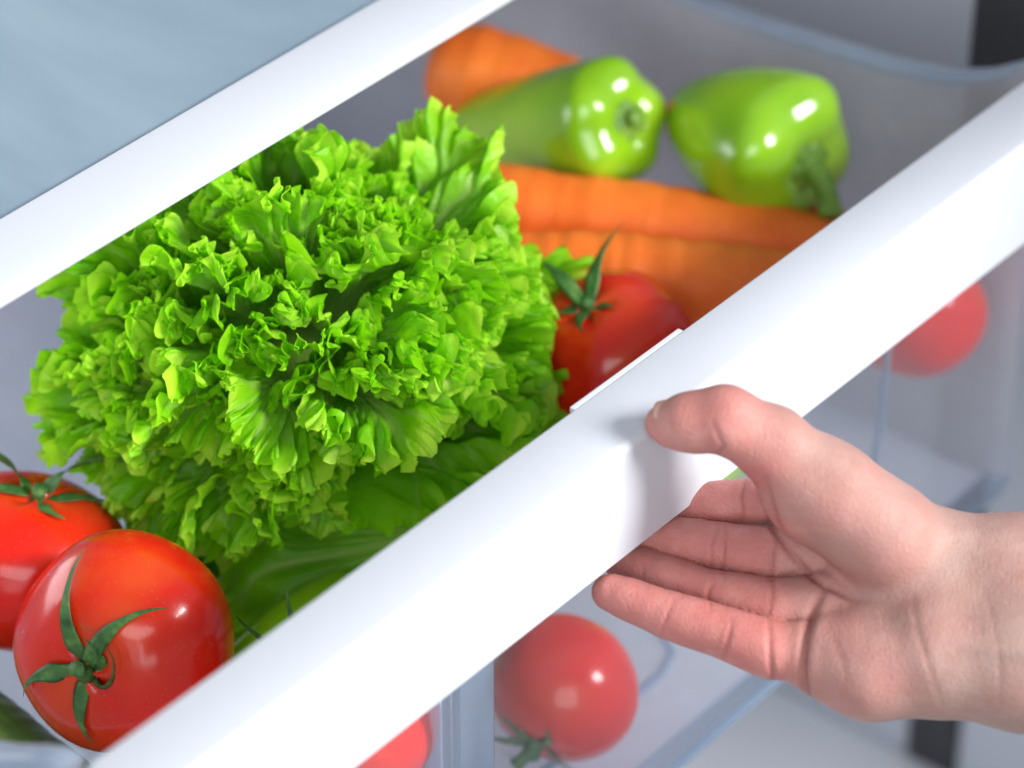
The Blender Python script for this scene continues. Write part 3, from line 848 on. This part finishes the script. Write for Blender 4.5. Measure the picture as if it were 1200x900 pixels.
def build_hand():
    lo = np.array([-9.0, -8.6, -6.4]); hi = np.array([24.0, 6.2, 6.2]); hstep = .088
    n, ax = sdf_grid(lo, hi, hstep)
    big = lambda: np.full(n, 9.0, np.float32)
    palm = big()
    for a, b in PALM: cone_into(palm, ax, a, b, .75)
    fingers = big()
    for f in ('index', 'middle', 'ring', 'pinky'):
        c = CH[f]; one = big()
        for a, b in zip(c[:-1], c[1:]): cone_into(one, ax, a, b, .18)
        # fleshy pads between the joints on the palm side
        for a, b in zip(c[1:-1], c[2:]):
            a_, b_ = np.array(a), np.array(b)
            p = a_ * .68 + b_ * .32; q = a_ * .32 + b_ * .68
            p[2] += .10; q[2] += .10; p[3] *= .96; q[3] *= .96
            cone_into(one, ax, p, q, .2)
        fingers = smin(fingers, one, .05)
    thumb = big(); c = CH['thumb']
    for a, b in zip(c[:-1], c[1:]): cone_into(thumb, ax, a, b, .45)
    cone_into(thumb, ax, [-5.0, 3.95, 1.2, .72], [-5.6, 3.95, .9, .60], .3)
    cone_into(thumb, ax, [.9, .65, .55, 1.6], [-.4, 1.6, .75, 1.45], .6)
    F = np.minimum(smin(palm, fingers, .38), smin(palm, thumb, .62))
    del palm, fingers, thumb
    F[-1] = 1.0
    V, Q = surface_nets(F, lo, hstep)
    e = np.concatenate([Q[:, [0, 1]], Q[:, [1, 2]], Q[:, [2, 3]], Q[:, [3, 0]]])
    deg = np.bincount(e[:, 0], minlength=len(V)) + np.bincount(e[:, 1], minlength=len(V))
    def lap(V):
        s = np.stack([np.bincount(e[:, 0], V[e[:, 1], i], len(V)) + np.bincount(e[:, 1], V[e[:, 0], i], len(V)) for i in range(3)], 1)
        return s / deg[:, None] - V
    for _ in range(4): V = V + .5 * lap(V)
    # normals
    fn = np.cross(V[Q[:, 2]] - V[Q[:, 0]], V[Q[:, 3]] - V[Q[:, 1]])
    vn = np.stack([sum(np.bincount(Q[:, j], fn[:, i], len(V)) for j in range(4)) for i in range(3)], 1)
    vn /= np.linalg.norm(vn, axis=1, keepdims=True) + 1e-9
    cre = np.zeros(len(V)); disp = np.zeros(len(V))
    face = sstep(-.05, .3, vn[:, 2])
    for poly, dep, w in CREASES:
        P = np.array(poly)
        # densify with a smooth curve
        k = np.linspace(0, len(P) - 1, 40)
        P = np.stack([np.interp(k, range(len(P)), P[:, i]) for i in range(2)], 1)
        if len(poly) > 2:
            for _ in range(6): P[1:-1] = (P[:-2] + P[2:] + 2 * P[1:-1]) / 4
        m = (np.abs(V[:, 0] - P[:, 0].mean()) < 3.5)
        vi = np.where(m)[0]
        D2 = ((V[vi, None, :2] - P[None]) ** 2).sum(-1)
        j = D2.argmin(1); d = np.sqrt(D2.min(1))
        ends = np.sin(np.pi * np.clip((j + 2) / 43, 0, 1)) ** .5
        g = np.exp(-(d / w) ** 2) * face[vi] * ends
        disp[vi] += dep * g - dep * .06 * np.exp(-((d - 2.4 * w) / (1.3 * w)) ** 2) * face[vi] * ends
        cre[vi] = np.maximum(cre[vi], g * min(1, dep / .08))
    # faint tendons on the wrist and uneven flesh
    x, y, z = V.T
    wr = sstep(2.2, 4.5, x)
    disp -= wr * .09 * (np.exp(-((y + 1.75 + .03 * x) / .28) ** 2) + .8 * np.exp(-((y + 2.55 + .04 * x) / .25) ** 2)) * face
    disp += .025 * np.sin(x * 2.1 + 1.3 * y) * np.sin(y * 2.4 - z * 1.7) * (1 - .5 * wr)
    V = V - vn * disp[:, None]
    V = V + .2 * lap(V)
    fl = .10 + .30 * sstep(3.0, .5, x) + .62 * sstep(-1.6, -3.4, x) + .08 * np.exp(-(((x + .3) / 1.4) ** 2 + ((y + 3.5) / 1.1) ** 2)) * face + .25 * np.exp(-(((x + 2.4) / .8) ** 2)) * (y < 1.2)
    fl = fl * (1 - .25 * (y > 2.9)) + .12 * np.sin(x * 1.7) * np.sin(y * 1.9 + z)
    return V, Q, np.clip(fl, 0, 1), cre
V, Q, fl, cre = build_hand()
hand = from_arrays('person_hand', V, Q, SKIN, None, True, {'flush': fl, 'crease': cre})
md = hand.modifiers.new('smooth', 'SUBSURF'); md.levels = 0; md.render_levels = 1
place(hand, HO, HB)
tag(hand, 'bare right hand and wrist, palm up, gripping the white drawer handle', 'hand')

# thumb nail
ip = np.array([-5.0, 4.16, 1.2]); tp = np.array([-6.1, 4.12, .72])
ax_ = (tp - ip) / np.linalg.norm(tp - ip)
nn = np.array([-.10, .88, .42]); nn -= ax_ * (nn @ ax_); nn /= np.linalg.norm(nn); bb = np.cross(ax_, nn)
V = []
nu, nv = 14, 15
for i in range(nu):
    s = i / (nu - 1)
    r = (.82 - .20 * s) + .06 - .05 * (1 - s)
    c = ip + ax_ * (.08 + 1.12 * s)
    lim = .88 * (1 - .25 * (1 - s) ** 3)
    for j in range(nv):
        a = (j / (nv - 1) * 2 - 1) * lim
        V.append(c + nn * r * math.cos(a) * (1 - .05 * s) + bb * r * math.sin(a) - ax_ * .12 * (a / lim) ** 2 * s)
a_ = N('nail_plate'); a_.set(Base_Color=a_.mix(a_.noise(80, 3), (.50, .25, .21), (.58, .33, .28)), Roughness=.42)
a_.p.inputs['Subsurface Weight'].default_value = .15; a_.p.inputs['Subsurface Scale'].default_value = .002
nl = from_arrays('nail', V, grid_faces(nu, nv), a_.m, hand)
md = nl.modifiers.new('thick', 'SOLIDIFY'); md.thickness = .05 * S; md.offset = 0
